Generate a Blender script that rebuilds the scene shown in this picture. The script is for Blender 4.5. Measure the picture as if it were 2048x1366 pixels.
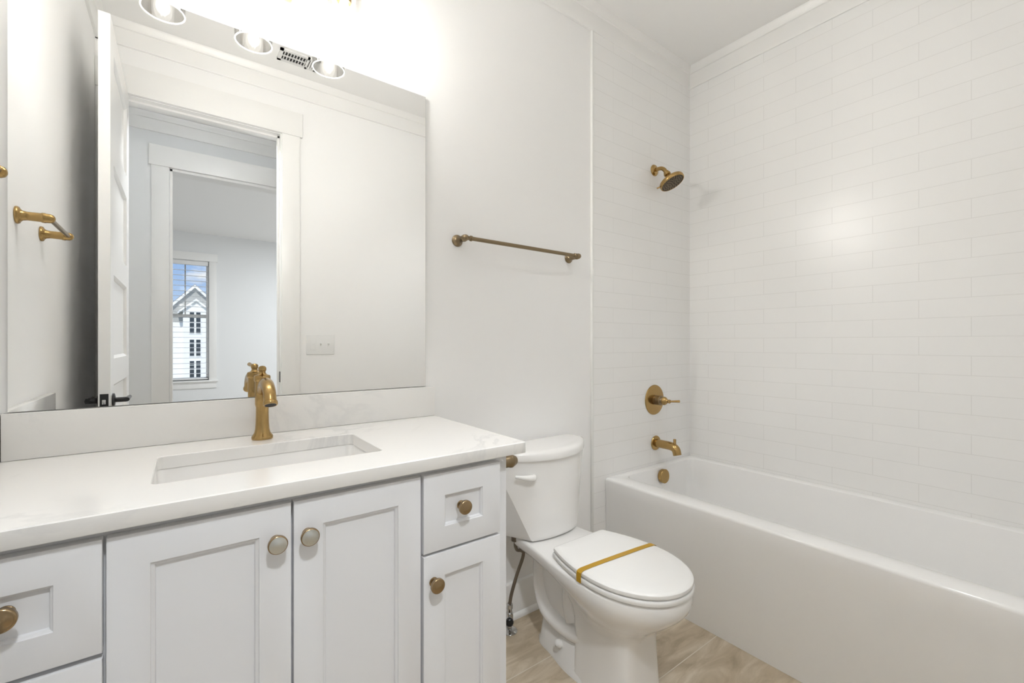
import bpy, bmesh, math
from mathutils import Vector, Matrix
R = math.radians
sc = bpy.context.scene
for o in list(bpy.data.objects):
    bpy.data.objects.remove(o)

# ------------------------------------------------------------------ camera
CAMZ = 1.16
cam = bpy.data.cameras.new('camera')
cam.sensor_width = 36.0
cam.lens = 883.0 / 2048 * 36
cam.shift_y = 3.0 / 2048
cam.clip_start = 0.005
camo = bpy.data.objects.new('camera', cam)
sc.collection.objects.link(camo)
camo.location = (0, 0, CAMZ)
camo.rotation_euler = (R(90), 0, R(-36.7))
sc.camera = camo

# ------------------------------------------------------------------ colour management
vs = sc.view_settings
vs.view_transform = 'Standard'
vs.look = 'None'
vs.gamma = 1.0
vs.use_curve_mapping = False
vs.exposure = 0.57
sc.cycles.diffuse_bounces = 8
sc.cycles.max_bounces = 14

# ------------------------------------------------------------------ sky with loose clouds
world = bpy.data.worlds.new('sky')
sc.world = world
world.use_nodes = True
wn, wl = world.node_tree.nodes, world.node_tree.links
wn.clear()
wout = wn.new('ShaderNodeOutputWorld')
wbg = wn.new('ShaderNodeBackground')
wtc = wn.new('ShaderNodeTexCoord')
wmap = wn.new('ShaderNodeMapping')
wmap.inputs['Scale'].default_value = (9, 9, 22)
wmap.inputs['Location'].default_value = (0.35, 0, 0.1)
wno = wn.new('ShaderNodeTexNoise')
wno.inputs['Scale'].default_value = 1.6
wno.inputs['Detail'].default_value = 7
wr = wn.new('ShaderNodeValToRGB')
wr.color_ramp.elements[0].position = 0.50
wr.color_ramp.elements[0].color = (0, 0, 0, 1)
wr.color_ramp.elements[1].position = 0.66
wr.color_ramp.elements[1].color = (1, 1, 1, 1)
wsep = wn.new('ShaderNodeSeparateXYZ')
wgr = wn.new('ShaderNodeValToRGB')
wgr.color_ramp.elements[0].position = 0.0
wgr.color_ramp.elements[0].color = (0.62, 0.76, 0.95, 1)
wgr.color_ramp.elements[1].position = 0.22
wgr.color_ramp.elements[1].color = (0.22, 0.42, 0.84, 1)
wmx = wn.new('ShaderNodeMix')
wmx.data_type = 'RGBA'
wl.new(wtc.outputs['Generated'], wmap.inputs['Vector'])
wl.new(wmap.outputs['Vector'], wno.inputs['Vector'])
wl.new(wno.outputs['Fac'], wr.inputs['Fac'])
wl.new(wtc.outputs['Generated'], wsep.inputs['Vector'])
wl.new(wsep.outputs['Z'], wgr.inputs['Fac'])
wl.new(wr.outputs['Color'], wmx.inputs['Factor'])
wl.new(wgr.outputs['Color'], wmx.inputs['A'])
wmx.inputs['B'].default_value = (0.95, 0.97, 1.0, 1)
wl.new(wmx.outputs['Result'], wbg.inputs['Color'])
wbg.inputs['Strength'].default_value = 0.72
wl.new(wbg.outputs['Background'], wout.inputs['Surface'])

# ------------------------------------------------------------------ sun (lights the house across the street)
sl = bpy.data.lights.new('sun', 'SUN')
sl.energy = 2.3
sl.angle = R(0.6)
sl.color = (1.0, 0.96, 0.9)
so = bpy.data.objects.new('sun', sl)
sc.collection.objects.link(so)
so.location = (6, 20, 20)
so.rotation_euler = Vector((0.12, -0.75, -0.75)).to_track_quat('-Z', 'Y').to_euler()

# powers of the lamps (the lamp objects are built with their fittings)
VANITY_W = 2.7
VANITY_FILL_W = 9.0
HALL_FILL_W = 94.0
BED_FILL_W = 41.0
TUB_FILL_W = 16.0
BULB_GLOW = 14.0
WARM = (1.0, 0.992, 0.968)
COOL = (0.93, 0.965, 1.0)

# ================================================================== helpers
def link(o):
    sc.collection.objects.link(o)
    return o

def root_of(o):
    while o.parent:
        o = o.parent
    return o

def thing(name, label, cat, loc, group=None):
    o = bpy.data.objects.new(name, None)
    o.empty_display_size = 0.05
    link(o)
    o.location = loc
    o['label'] = label
    o['category'] = cat
    if group:
        o['group'] = group
    return o

def mk(name, bm, mat, parent=None, sharp=35, kind=None, label=None, cat=None, group=None):
    bmesh.ops.recalc_face_normals(bm, faces=bm.faces)
    if parent is not None:
        off = Vector(root_of(parent).location)
    else:
        xs = [v.co.x for v in bm.verts]; ys = [v.co.y for v in bm.verts]; zs = [v.co.z for v in bm.verts]
        off = Vector(((min(xs) + max(xs)) / 2, (min(ys) + max(ys)) / 2, min(zs)))
    bmesh.ops.translate(bm, verts=bm.verts, vec=-off)
    me = bpy.data.meshes.new(name)
    bm.to_mesh(me)
    bm.free()
    for m in (mat if isinstance(mat, (list, tuple)) else [mat]):
        me.materials.append(m)
    me.shade_smooth()
    me.set_sharp_from_angle(angle=R(sharp))
    o = bpy.data.objects.new(name, me)
    link(o)
    if parent is not None:
        o.parent = parent
    else:
        o.location = off
    if kind:
        o['kind'] = kind
    if label:
        o['label'] = label
    if cat:
        o['category'] = cat
    if group:
        o['group'] = group
    return o

def struct(name, bm, mat, parent=None):
    return mk(name, bm, mat, parent, kind='structure' if parent is None else None)

def BM():
    return bmesh.new()

def box(bm, x0, x1, y0, y1, z0, z1, bev=0, seg=2):
    vs = [bm.verts.new((x, y, z)) for x in (x0, x1) for y in (y0, y1) for z in (z0, z1)]
    q = [(0, 1, 3, 2), (4, 6, 7, 5), (0, 4, 5, 1), (2, 3, 7, 6), (0, 2, 6, 4), (1, 5, 7, 3)]
    fs = [bm.faces.new([vs[i] for i in f]) for f in q]
    if bev:
        es = set()
        for f in fs:
            es.update(f.edges)
        bmesh.ops.bevel(bm, geom=list(es), offset=bev, segments=seg, affect='EDGES', profile=0.5)
    return bm

def basis(d):
    d = Vector(d).normalized()
    up = Vector((0, 0, 1)) if abs(d.z) < 0.9 else Vector((1, 0, 0))
    a = d.cross(up).normalized()
    b = a.cross(d).normalized()
    return d, a, b

def lathe(bm, prof, o, d, seg=40):
    """prof: (radius, distance along d)."""
    d, a, b = basis(d)
    o = Vector(o)
    rings = []
    for r, h in prof:
        c = o + d * h
        if r < 1e-6:
            rings.append([bm.verts.new(c)])
        else:
            rings.append([bm.verts.new(c + (a * math.cos(t) + b * math.sin(t)) * r)
                          for t in (2 * math.pi * i / seg for i in range(seg))])
    for r0, r1 in zip(rings, rings[1:]):
        n = max(len(r0), len(r1))
        for i in range(n):
            j = (i + 1) % n
            if len(r0) == 1 and len(r1) == 1:
                continue
            if len(r0) == 1:
                bm.faces.new((r0[0], r1[j], r1[i]))
            elif len(r1) == 1:
                bm.faces.new((r0[i], r0[j], r1[0]))
            else:
                bm.faces.new((r0[i], r0[j], r1[j], r1[i]))
    return bm

def smooth_path(pts, n=8):
    P = [Vector(p) for p in pts]
    P = [P[0] * 2 - P[1]] + P + [P[-1] * 2 - P[-2]]
    out = []
    for i in range(1, len(P) - 2):
        p0, p1, p2, p3 = P[i - 1:i + 3]
        for k in range(n):
            t = k / n
            out.append(0.5 * ((2 * p1) + (p2 - p0) * t + (2 * p0 - 5 * p1 + 4 * p2 - p3) * t * t
                              + (3 * p1 - p0 - 3 * p2 + p3) * t ** 3))
    out.append(P[-2])
    return out

def tube(bm, pts, r, seg=16, cap=True, sx=1.0, side=None):
    """swept round (or, with sx, elliptical) section along pts; r may be a list."""
    pts = [Vector(p) for p in pts]
    n = len(pts)
    rr = r if isinstance(r, (list, tuple)) else [r] * n
    if len(rr) != n:
        src = rr
        rr = []
        for i in range(n):
            t = i / (n - 1) * (len(src) - 1)
            k = min(int(t), len(src) - 2)
            rr.append(src[k] + (src[k + 1] - src[k]) * (t - k))
    tang = []
    for i in range(n):
        a = pts[max(i - 1, 0)]
        b = pts[min(i + 1, n - 1)]
        tang.append((b - a).normalized())
    if side is not None:
        a = Vector(side)
    else:
        a = basis(tang[0])[1]
    rings = []
    for i in range(n):
        t = tang[i]
        a = (a - t * a.dot(t)).normalized()
        b = t.cross(a)
        rings.append([bm.verts.new(pts[i] + a * (rr[i] * sx * math.cos(2 * math.pi * k / seg)) + b * (rr[i] * math.sin(2 * math.pi * k / seg)))
                      for k in range(seg)])
    for r0, r1 in zip(rings, rings[1:]):
        for k in range(seg):
            j = (k + 1) % seg
            bm.faces.new((r0[k], r0[j], r1[j], r1[k]))
    if cap:
        bm.faces.new(rings[0][::-1])
        bm.faces.new(rings[-1])
    return bm

def loft(bm, rings, cap0=False, cap1=False, close=False):
    V = [[bm.verts.new(p) for p in ring] for ring in rings]
    n = len(V[0])
    pairs = list(zip(V, V[1:]))
    if close:
        pairs.append((V[-1], V[0]))
    for r0, r1 in pairs:
        for k in range(n):
            j = (k + 1) % n
            bm.faces.new((r0[k], r0[j], r1[j], r1[k]))
    if cap0:
        bm.faces.new(V[0][::-1])
    if cap1:
        bm.faces.new(V[-1])
    return bm

def rrect(x0, x1, y0, y1, r, z, n=6):
    out = []
    for cx, cy, a0 in ((x1 - r, y1 - r, 0), (x0 + r, y1 - r, 90), (x0 + r, y0 + r, 180), (x1 - r, y0 + r, 270)):
        for k in range(n + 1):
            a = R(a0 + 90 * k / n)
            out.append(Vector((cx + r * math.cos(a), cy + r * math.sin(a), z)))
    return out

def prism(bm, poly, axis, a0, a1):
    """poly: 2-D outline extruded along an axis. axis 'x': poly=(y,z); 'y': poly=(x,z); 'z': poly=(x,y)."""
    def P(p, a):
        return {'x': (a, p[0], p[1]), 'y': (p[0], a, p[1]), 'z': (p[0], p[1], a)}[axis]
    A = [bm.verts.new(P(p, a0)) for p in poly]
    B = [bm.verts.new(P(p, a1)) for p in poly]
    n = len(poly)
    for k in range(n):
        j = (k + 1) % n
        bm.faces.new((A[k], A[j], B[j], B[k]))
    bm.faces.new(A[::-1])
    bm.faces.new(B)
    return bm

# ================================================================== materials
def new_mat(name):
    m = bpy.data.materials.new(name)
    m.use_nodes = True
    nt = m.node_tree
    return m, nt, nt.nodes['Principled BSDF']

def plain(name, col, rough=0.5, metal=0.0, coat=0.0, noise=0.0, nscale=40, bump=0.0, ior=None):
    m, nt, p = new_mat(name)
    p.inputs['Base Color'].default_value = (*col, 1)
    p.inputs['Roughness'].default_value = rough
    p.inputs['Metallic'].default_value = metal
    if coat:
        p.inputs['Coat Weight'].default_value = coat
        p.inputs['Coat Roughness'].default_value = 0.05
    if noise or bump:
        g = nt.nodes.new('ShaderNodeNewGeometry')
        nz = nt.nodes.new('ShaderNodeTexNoise')
        nz.inputs['Scale'].default_value = nscale
        nz.inputs['Detail'].default_value = 4
        nt.links.new(g.outputs['Position'], nz.inputs['Vector'])
        if noise:
            mr = nt.nodes.new('ShaderNodeMapRange')
            mr.inputs['To Min'].default_value = 1 - noise
            mr.inputs['To Max'].default_value = 1 + noise
            nt.links.new(nz.outputs['Fac'], mr.inputs['Value'])
            mx = nt.nodes.new('ShaderNodeVectorMath')
            mx.operation = 'SCALE'
            mx.inputs[0].default_value = col
            nt.links.new(mr.outputs['Result'], mx.inputs['Scale'])
            nt.links.new(mx.outputs['Vector'], p.inputs['Base Color'])
        if bump:
            b = nt.nodes.new('ShaderNodeBump')
            b.inputs['Strength'].default_value = bump
            b.inputs['Distance'].default_value = 0.001
            nt.links.new(nz.outputs['Fac'], b.inputs['Height'])
            nt.links.new(b.outputs['Normal'], p.inputs['Normal'])
    return m

M_wall = plain('wall_paint', (0.89, 0.887, 0.881), 0.6, noise=0.006, nscale=3, bump=0.04)
M_ceil = plain('ceiling_paint', (0.91, 0.905, 0.895), 0.7, bump=0.04)
M_trim = plain('trim_paint', (0.87, 0.865, 0.85), 0.32)
M_hall = plain('hall_paint', (0.81, 0.82, 0.825), 0.6, bump=0.03)
M_door = plain('door_paint', (0.875, 0.872, 0.862), 0.22)
M_cab = plain('cabinet_paint', (0.74, 0.745, 0.76), 0.36, bump=0.02)
M_cabin = plain('cabinet_reveal', (0.30, 0.30, 0.31), 0.6)
M_porc = plain('white_porcelain', (0.84, 0.83, 0.815), 0.09, coat=0.3)
M_seat = plain('white_seat_plastic', (0.83, 0.825, 0.81), 0.22)
M_tub = plain('white_tub_acrylic', (0.895, 0.892, 0.886), 0.14, coat=0.2)
M_brass = plain('brushed_brass', (0.43, 0.285, 0.115), 0.21, 1.0, noise=0.06, nscale=25)
M_brassd = plain('aged_brass', (0.27, 0.205, 0.125), 0.33, 1.0, noise=0.08, nscale=40)
M_knob = plain('knob_brass', (0.36, 0.26, 0.15), 0.24, 1.0, noise=0.05, nscale=60)
M_chrome = plain('chrome', (0.6, 0.6, 0.6), 0.1, 1.0)
M_black = plain('black_metal', (0.012, 0.012, 0.013), 0.35)
M_nozzle = plain('nozzle_rubber', (0.07, 0.055, 0.045), 0.5)
M_face = plain('spray_face_metal', (0.20, 0.155, 0.10), 0.4, 0.7)
M_knob_shine = plain('knob_face_reflection', (0.62, 0.62, 0.58), 0.3, 1.0, noise=0.04, nscale=60)  # bright doorway reflection put into the colour of the brass knob faces
M_holes = plain('dark_hole', (0.02, 0.02, 0.02), 0.6)
M_plastic = plain('white_switch_plastic', (0.84, 0.84, 0.83), 0.3)
M_tape = plain('amber_tape', (0.47, 0.27, 0.012), 0.4)
M_hose = plain('braided_hose', (0.21, 0.175, 0.14), 0.35, 0.8)
M_trimw = plain('edge_trim', (0.86, 0.86, 0.84), 0.25)
M_grille = plain('register_metal', (0.74, 0.74, 0.73), 0.4)
M_slat = plain('blind_slat', (0.82, 0.82, 0.82), 0.4)
M_carpet = plain('bedroom_carpet', (0.5, 0.47, 0.43), 0.9, noise=0.15, nscale=150)
M_silv = plain('mirror_backing', (0.35, 0.36, 0.36), 0.3, 0.6)

def mat_mirror():
    m, nt, p = new_mat('mirror_silver')
    p.inputs['Base Color'].default_value = (0.93, 0.935, 0.93, 1)
    p.inputs['Metallic'].default_value = 1
    p.inputs['Roughness'].default_value = 0.0
    return m
M_mirror = mat_mirror()

def mat_thin_glass(name, tint, fac_lo, fac_hi):
    m = bpy.data.materials.new(name)
    m.use_nodes = True
    nt = m.node_tree
    nt.nodes.clear()
    out = nt.nodes.new('ShaderNodeOutputMaterial')
    tr = nt.nodes.new('ShaderNodeBsdfTransparent')
    tr.inputs['Color'].default_value = (*tint, 1)
    gl = nt.nodes.new('ShaderNodeBsdfGlossy')
    gl.inputs['Roughness'].default_value = 0.03
    fr = nt.nodes.new('ShaderNodeFresnel')
    fr.inputs['IOR'].default_value = 1.45
    mr = nt.nodes.new('ShaderNodeMapRange')
    mr.inputs['To Min'].default_value = fac_lo
    mr.inputs['To Max'].default_value = fac_hi
    mix = nt.nodes.new('ShaderNodeMixShader')
    nt.links.new(fr.outputs['Fac'], mr.inputs['Value'])
    nt.links.new(mr.outputs['Result'], mix.inputs['Fac'])
    nt.links.new(tr.outputs['BSDF'], mix.inputs[1])
    nt.links.new(gl.outputs['BSDF'], mix.inputs[2])
    nt.links.new(mix.outputs['Shader'], out.inputs['Surface'])
    return m
M_shade = mat_thin_glass('clear_shade_glass', (0.975, 0.97, 0.96), 0.0, 0.5)
def mat_rim():
    m = bpy.data.materials.new('shade_rim_glass')
    m.use_nodes = True
    nt = m.node_tree
    nt.nodes.clear()
    out = nt.nodes.new('ShaderNodeOutputMaterial')
    tr = nt.nodes.new('ShaderNodeBsdfTransparent')
    df = nt.nodes.new('ShaderNodeBsdfDiffuse')
    df.inputs['Color'].default_value = (0.8, 0.79, 0.77, 1)
    tl = nt.nodes.new('ShaderNodeBsdfTranslucent')
    tl.inputs['Color'].default_value = (0.8, 0.79, 0.77, 1)
    m1 = nt.nodes.new('ShaderNodeMixShader')
    m2 = nt.nodes.new('ShaderNodeMixShader')
    m2.inputs['Fac'].default_value = 0.55
    nt.links.new(df.outputs[0], m1.inputs[1]); nt.links.new(tl.outputs[0], m1.inputs[2])
    nt.links.new(tr.outputs[0], m2.inputs[1]); nt.links.new(m1.outputs[0], m2.inputs[2])
    nt.links.new(m2.outputs[0], out.inputs['Surface'])
    return m
M_rim = mat_rim()
M_pane = mat_thin_glass('window_glass', (0.97, 0.98, 0.98), 0.0, 0.6)

def mat_bulb():
    m = bpy.data.materials.new('glowing_bulb')
    m.use_nodes = True
    nt = m.node_tree
    nt.nodes.clear()
    out = nt.nodes.new('ShaderNodeOutputMaterial')
    tr = nt.nodes.new('ShaderNodeBsdfTransparent')
    em = nt.nodes.new('ShaderNodeEmission')
    em.inputs['Color'].default_value = (*WARM, 1)
    em.inputs['Strength'].default_value = BULB_GLOW * 0.12
    ad = nt.nodes.new('ShaderNodeAddShader')
    nt.links.new(tr.outputs['BSDF'], ad.inputs[0])
    nt.links.new(em.outputs['Emission'], ad.inputs[1])
    nt.links.new(ad.outputs['Shader'], out.inputs['Surface'])
    return m
M_bulb = mat_bulb()

def mat_emit(name, col, s):
    m, nt, p = new_mat(name)
    p.inputs['Base Color'].default_value = (*col, 1)
    p.inputs['Emission Color'].default_value = (*col, 1)
    p.inputs['Emission Strength'].default_value = s
    return m
M_fil = mat_emit('lamp_filament', WARM, 40)
M_diff = mat_emit('fill_lamp_diffuser', COOL, 3.0)

def mat_tile(name, ax, x_shift):
    """glossy white 3 x 12 inch subway tile in running bond; ax: world axis that runs along the courses."""
    m, nt, p = new_mat(name)
    N, L = nt.nodes, nt.links
    g = N.new('ShaderNodeNewGeometry')
    s = N.new('ShaderNodeSeparateXYZ')
    L.new(g.outputs['Position'], s.inputs['Vector'])
    a = N.new('ShaderNodeMath'); a.operation = 'SUBTRACT'; a.inputs[1].default_value = x_shift
    L.new(s.outputs[ax], a.inputs[0])
    b = N.new('ShaderNodeMath'); b.operation = 'SUBTRACT'; b.inputs[1].default_value = 0.5
    L.new(s.outputs['Z'], b.inputs[0])
    c = N.new('ShaderNodeCombineXYZ')
    L.new(a.outputs[0], c.inputs['X']); L.new(b.outputs[0], c.inputs['Y'])
    br = N.new('ShaderNodeTexBrick')
    br.offset = 0.5; br.offset_frequency = 2; br.squash = 1.0
    br.inputs['Scale'].default_value = 1.0
    br.inputs['Brick Width'].default_value = 0.3048
    br.inputs['Row Height'].default_value = 0.0762
    br.inputs['Mortar Size'].default_value = 0.0011
    br.inputs['Mortar Smooth'].default_value = 0.15
    br.inputs['Color1'].default_value = (0.885, 0.881, 0.871, 1)
    br.inputs['Color2'].default_value = (0.877, 0.873, 0.863, 1)
    br.inputs['Mortar'].default_value = (0.775, 0.77, 0.755, 1)
    L.new(c.outputs[0], br.inputs['Vector'])
    L.new(br.outputs['Color'], p.inputs['Base Color'])
    mr = N.new('ShaderNodeMapRange')
    mr.inputs['To Min'].default_value = 0.29
    mr.inputs['To Max'].default_value = 0.65
    L.new(br.outputs['Fac'], mr.inputs['Value'])
    L.new(mr.outputs['Result'], p.inputs['Roughness'])
    bp = N.new('ShaderNodeBump')
    bp.invert = True
    bp.inputs['Strength'].default_value = 0.25
    bp.inputs['Distance'].default_value = 0.001
    L.new(br.outputs['Fac'], bp.inputs['Height'])
    L.new(bp.outputs['Normal'], p.inputs['Normal'])
    return m
M_tile_r = mat_tile('subway_tile_long_wall', 'Y', 0.612)
M_tile_b = mat_tile('subway_tile_end_wall', 'X', 1.60)

def mat_quartz():
    m, nt, p = new_mat('veined_white_quartz')
    N, L = nt.nodes, nt.links
    g = N.new('ShaderNodeNewGeometry')
    mp = N.new('ShaderNodeMapping')
    mp.inputs['Rotation'].default_value = (R(20), R(35), R(25))
    mp.inputs['Location'].default_value = (0.40, 0.15, 0.0)
    sh = N.new('ShaderNodeVectorMath'); sh.operation = 'ADD'; sh.inputs[1].default_value = (0.24, 0, 0)
    L.new(g.outputs['Position'], sh.inputs[0])
    L.new(sh.outputs['Vector'], mp.inputs['Vector'])
    n1 = N.new('ShaderNodeTexNoise')
    n1.inputs['Scale'].default_value = 2.6
    n1.inputs['Detail'].default_value = 9
    n1.inputs['Roughness'].default_value = 0.62
    n1.inputs['Distortion'].default_value = 0.6
    L.new(mp.outputs['Vector'], n1.inputs['Vector'])
    d = N.new('ShaderNodeMath'); d.operation = 'SUBTRACT'; d.inputs[1].default_value = 0.52
    L.new(n1.outputs['Fac'], d.inputs[0])
    ab = N.new('ShaderNodeMath'); ab.operation = 'ABSOLUTE'
    L.new(d.outputs[0], ab.inputs[0])
    mr = N.new('ShaderNodeMapRange')
    mr.inputs['From Max'].default_value = 0.03
    mr.inputs['To Min'].default_value = 1.0
    mr.inputs['To Max'].default_value = 0.0
    L.new(ab.outputs[0], mr.inputs['Value'])
    n2 = N.new('ShaderNodeTexNoise')
    n2.inputs['Scale'].default_value = 2.3
    n2.inputs['Detail'].default_value = 2
    L.new(sh.outputs['Vector'], n2.inputs['Vector'])
    r2 = N.new('ShaderNodeMapRange')
    r2.inputs['From Min'].default_value = 0.48
    r2.inputs['From Max'].default_value = 0.66
    r2.inputs['To Max'].default_value = 0.30
    L.new(n2.outputs['Fac'], r2.inputs['Value'])
    mu = N.new('ShaderNodeMath'); mu.operation = 'MULTIPLY'
    L.new(mr.outputs['Result'], mu.inputs[0]); L.new(r2.outputs['Result'], mu.inputs[1])
    mx = N.new('ShaderNodeMix'); mx.data_type = 'RGBA'
    mx.inputs['A'].default_value = (0.82, 0.81, 0.79, 1)
    mx.inputs['B'].default_value = (0.45, 0.46, 0.48, 1)
    L.new(mu.outputs[0], mx.inputs['Factor'])
    L.new(mx.outputs['Result'], p.inputs['Base Color'])
    p.inputs['Roughness'].default_value = 0.13
    return m
M_quartz = mat_quartz()

def mat_floor():
    m, nt, p = new_mat('beige_stone_tile')
    N, L = nt.nodes, nt.links
    g = N.new('ShaderNodeNewGeometry')
    s = N.new('ShaderNodeSeparateXYZ')
    L.new(g.outputs['Position'], s.inputs['Vector'])
    ya = N.new('ShaderNodeMath'); ya.operation = 'SUBTRACT'; ya.inputs[1].default_value = 0.918
    L.new(s.outputs['Y'], ya.inputs[0])
    xa = N.new('ShaderNodeMath'); xa.operation = 'SUBTRACT'; xa.inputs[1].default_value = 0.80
    L.new(s.outputs['X'], xa.inputs[0])
    c = N.new('ShaderNodeCombineXYZ')
    L.new(xa.outputs[0], c.inputs['X']); L.new(ya.outputs[0], c.inputs['Y'])
    br = N.new('ShaderNodeTexBrick')
    br.offset = 0.08
    br.inputs['Scale'].default_value = 1.0
    br.inputs['Brick Width'].default_value = 1.219
    br.inputs['Row Height'].default_value = 0.308
    br.inputs['Mortar Size'].default_value = 0.0018
    br.inputs['Mortar Smooth'].default_value = 0.2
    br.inputs['Color1'].default_value = (1, 1, 1, 1)
    br.inputs['Color2'].default_value = (0.9, 0.9, 0.9, 1)
    L.new(c.outputs[0], br.inputs['Vector'])
    mp = N.new('ShaderNodeMapping')
    mp.inputs['Scale'].default_value = (2.0, 7.0, 1)
    mp.inputs['Rotation'].default_value = (0, 0, R(-18))
    L.new(g.outputs['Position'], mp.inputs['Vector'])
    n1 = N.new('ShaderNodeTexNoise')
    n1.inputs['Scale'].default_value = 2.2
    n1.inputs['Detail'].default_value = 8
    n1.inputs['Roughness'].default_value = 0.6
    n1.inputs['Distortion'].default_value = 1.2
    L.new(mp.outputs['Vector'], n1.inputs['Vector'])
    cr = N.new('ShaderNodeValToRGB')
    e = cr.color_ramp.elements
    e[0].position = 0.30; e[0].color = (0.40, 0.325, 0.225, 1)
    e[1].position = 0.72; e[1].color = (0.70, 0.615, 0.495, 1)
    k = e.new(0.50); k.color = (0.545, 0.455, 0.335, 1)
    L.new(n1.outputs['Fac'], cr.inputs['Fac'])
    mlt = N.new('ShaderNodeMix'); mlt.data_type = 'RGBA'; mlt.blend_type = 'MULTIPLY'
    mlt.inputs['Factor'].default_value = 1
    L.new(cr.outputs['Color'], mlt.inputs['A']); L.new(br.outputs['Color'], mlt.inputs['B'])
    mx = N.new('ShaderNodeMix'); mx.data_type = 'RGBA'
    mx.inputs['B'].default_value = (0.72, 0.665, 0.57, 1)
    L.new(br.outputs['Fac'], mx.inputs['Factor'])
    L.new(mlt.outputs['Result'], mx.inputs['A'])
    L.new(mx.outputs['Result'], p.inputs['Base Color'])
    p.inputs['Roughness'].default_value = 0.35
    bp = N.new('ShaderNodeBump'); bp.invert = True
    bp.inputs['Strength'].default_value = 0.3; bp.inputs['Distance'].default_value = 0.001
    L.new(br.outputs['Fac'], bp.inputs['Height'])
    L.new(bp.outputs['Normal'], p.inputs['Normal'])
    return m
M_floor = mat_floor()

# ================================================================== room shell
D = 1.50            # mirror wall
XL = -0.35          # left wall
XR = 2.455          # right wall behind its tile
TR = 2.445          # right tile face
TB = 1.49           # end tile face
DW = -0.02          # door wall face
DT = -0.135         # door wall hall face
CZ = 2.805          # ceiling
OX0, OX1, OZ = -0.262, 0.478, 2.435   # bathroom door opening

struct('floor', box(BM(), -1.6, 3.4, -1.10, 1.62, -0.05, 0.0), M_floor)
struct('ceiling', box(BM(), -1.6, 3.4, -5.3, 1.62, CZ, CZ + 0.1), M_ceil)
struct('wall_back', box(BM(), -0.45, 2.58, D, D + 0.12, 0, CZ), M_wall)
struct('wall_left', box(BM(), XL - 0.12, XL, DT, D, 0, CZ), M_wall)
struct('wall_right', box(BM(), XR, XR + 0.12, DT, D, 0, CZ), M_wall)
b = BM()
J = 0.019
box(b, XL, OX0 - J, DT, DW, 0, OZ + J); box(b, OX1 + J, XR, DT, DW, 0, OZ + J); box(b, XL, XR, DT, DW, OZ + J, CZ)
struct('wall_front', b, M_wall)
# tile cladding
struct('wall_right_tile', box(BM(), TR, XR, DW, D, 0.40, 2.69), M_tile_r)
struct('wall_back_tile', box(BM(), 1.605, TR, TB, D, 0.0, 2.69), M_tile_b)
struct('trim_1', box(BM(), 1.595, 1.606, TB - 0.003, D, 0.0, 2.69, 0.001), M_trimw)

# crown: flat board with a small cove on top
def crown_prof(w0, s):
    """outline across the wall: w0 wall face, s direction into the room."""
    return [(w0, 2.682), (w0 + s * 0.012, 2.682), (w0 + s * 0.014, 2.686), (w0 + s * 0.014, 2.765), (w0 + s * 0.020, 2.768),
            (w0 + s * 0.024, 2.782), (w0 + s * 0.034, 2.795), (w0 + s * 0.036, CZ), (w0, CZ)]
struct('trim_2', prism(BM(), crown_prof(D, -1), 'x', XL, XR), M_trim)
struct('trim_3', prism(BM(), crown_prof(XR - 0.006, -1), 'y', DW, D), M_trim)
struct('trim_4', prism(BM(), crown_prof(XL, 1), 'y', DW, D), M_trim)
struct('trim_5', prism(BM(), crown_prof(DW, 1), 'x', XL, XR), M_trim)

# baseboards with shoe moulding
def base_prof(w0, s):
    return [(w0, 0), (w0 + s * 0.026, 0), (w0 + s * 0.026, 0.010), (w0 + s * 0.020, 0.019), (w0 + s * 0.014, 0.022), (w0 + s * 0.014, 0.135),
            (w0 + s * 0.010, 0.146), (w0 + s * 0.004, 0.150), (w0, 0.150)]
struct('baseboard_back', prism(BM(), base_prof(D, -1), 'x', 0.715, 1.594), M_trim)
struct('baseboard_front', prism(BM(), base_prof(DW, 1), 'x', 0.585, 1.685), M_trim)
struct('baseboard_left', prism(BM(), base_prof(XL, 1), 'y', DW, 0.95), M_trim)

# door lining and casing on the bathroom side
b = BM()
box(b, OX0 - 0.018, OX0, DT - 0.001, DW + 0.001, 0, OZ); box(b, OX1, OX1 + 0.018, DT - 0.001, DW + 0.001, 0, OZ)
box(b, OX0 - 0.018, OX1 + 0.018, DT - 0.001, DW + 0.001, OZ, OZ + 0.018)
box(b, OX1 - 0.011, OX1, -0.09, -0.058, 0, OZ); box(b, OX0, OX1, -0.09, -0.058, OZ - 0.011, OZ)
jamb = struct('door_1_jamb', b, M_trim)
b = BM(); box(b, OX1 - 0.0025, OX1 - 0.0002, -0.052, -0.022, 0.92, 0.985)
mk('strike_plate', b, M_black, jamb, label='black strike plate')
b = BM()
box(b, OX1 + 0.006, OX1 + 0.106, DW, DW + 0.018, 0, OZ + 0.004, 0.0015)
box(b, XL + 0.001, OX0 - 0.006, DW, DW + 0.018, 0, OZ + 0.004, 0.0015)
box(b, XL + 0.001, OX1 + 0.120, DW, DW + 0.024, OZ + 0.004, OZ + 0.150, 0.0015)
struct('trim_6', b, M_trim)

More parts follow.
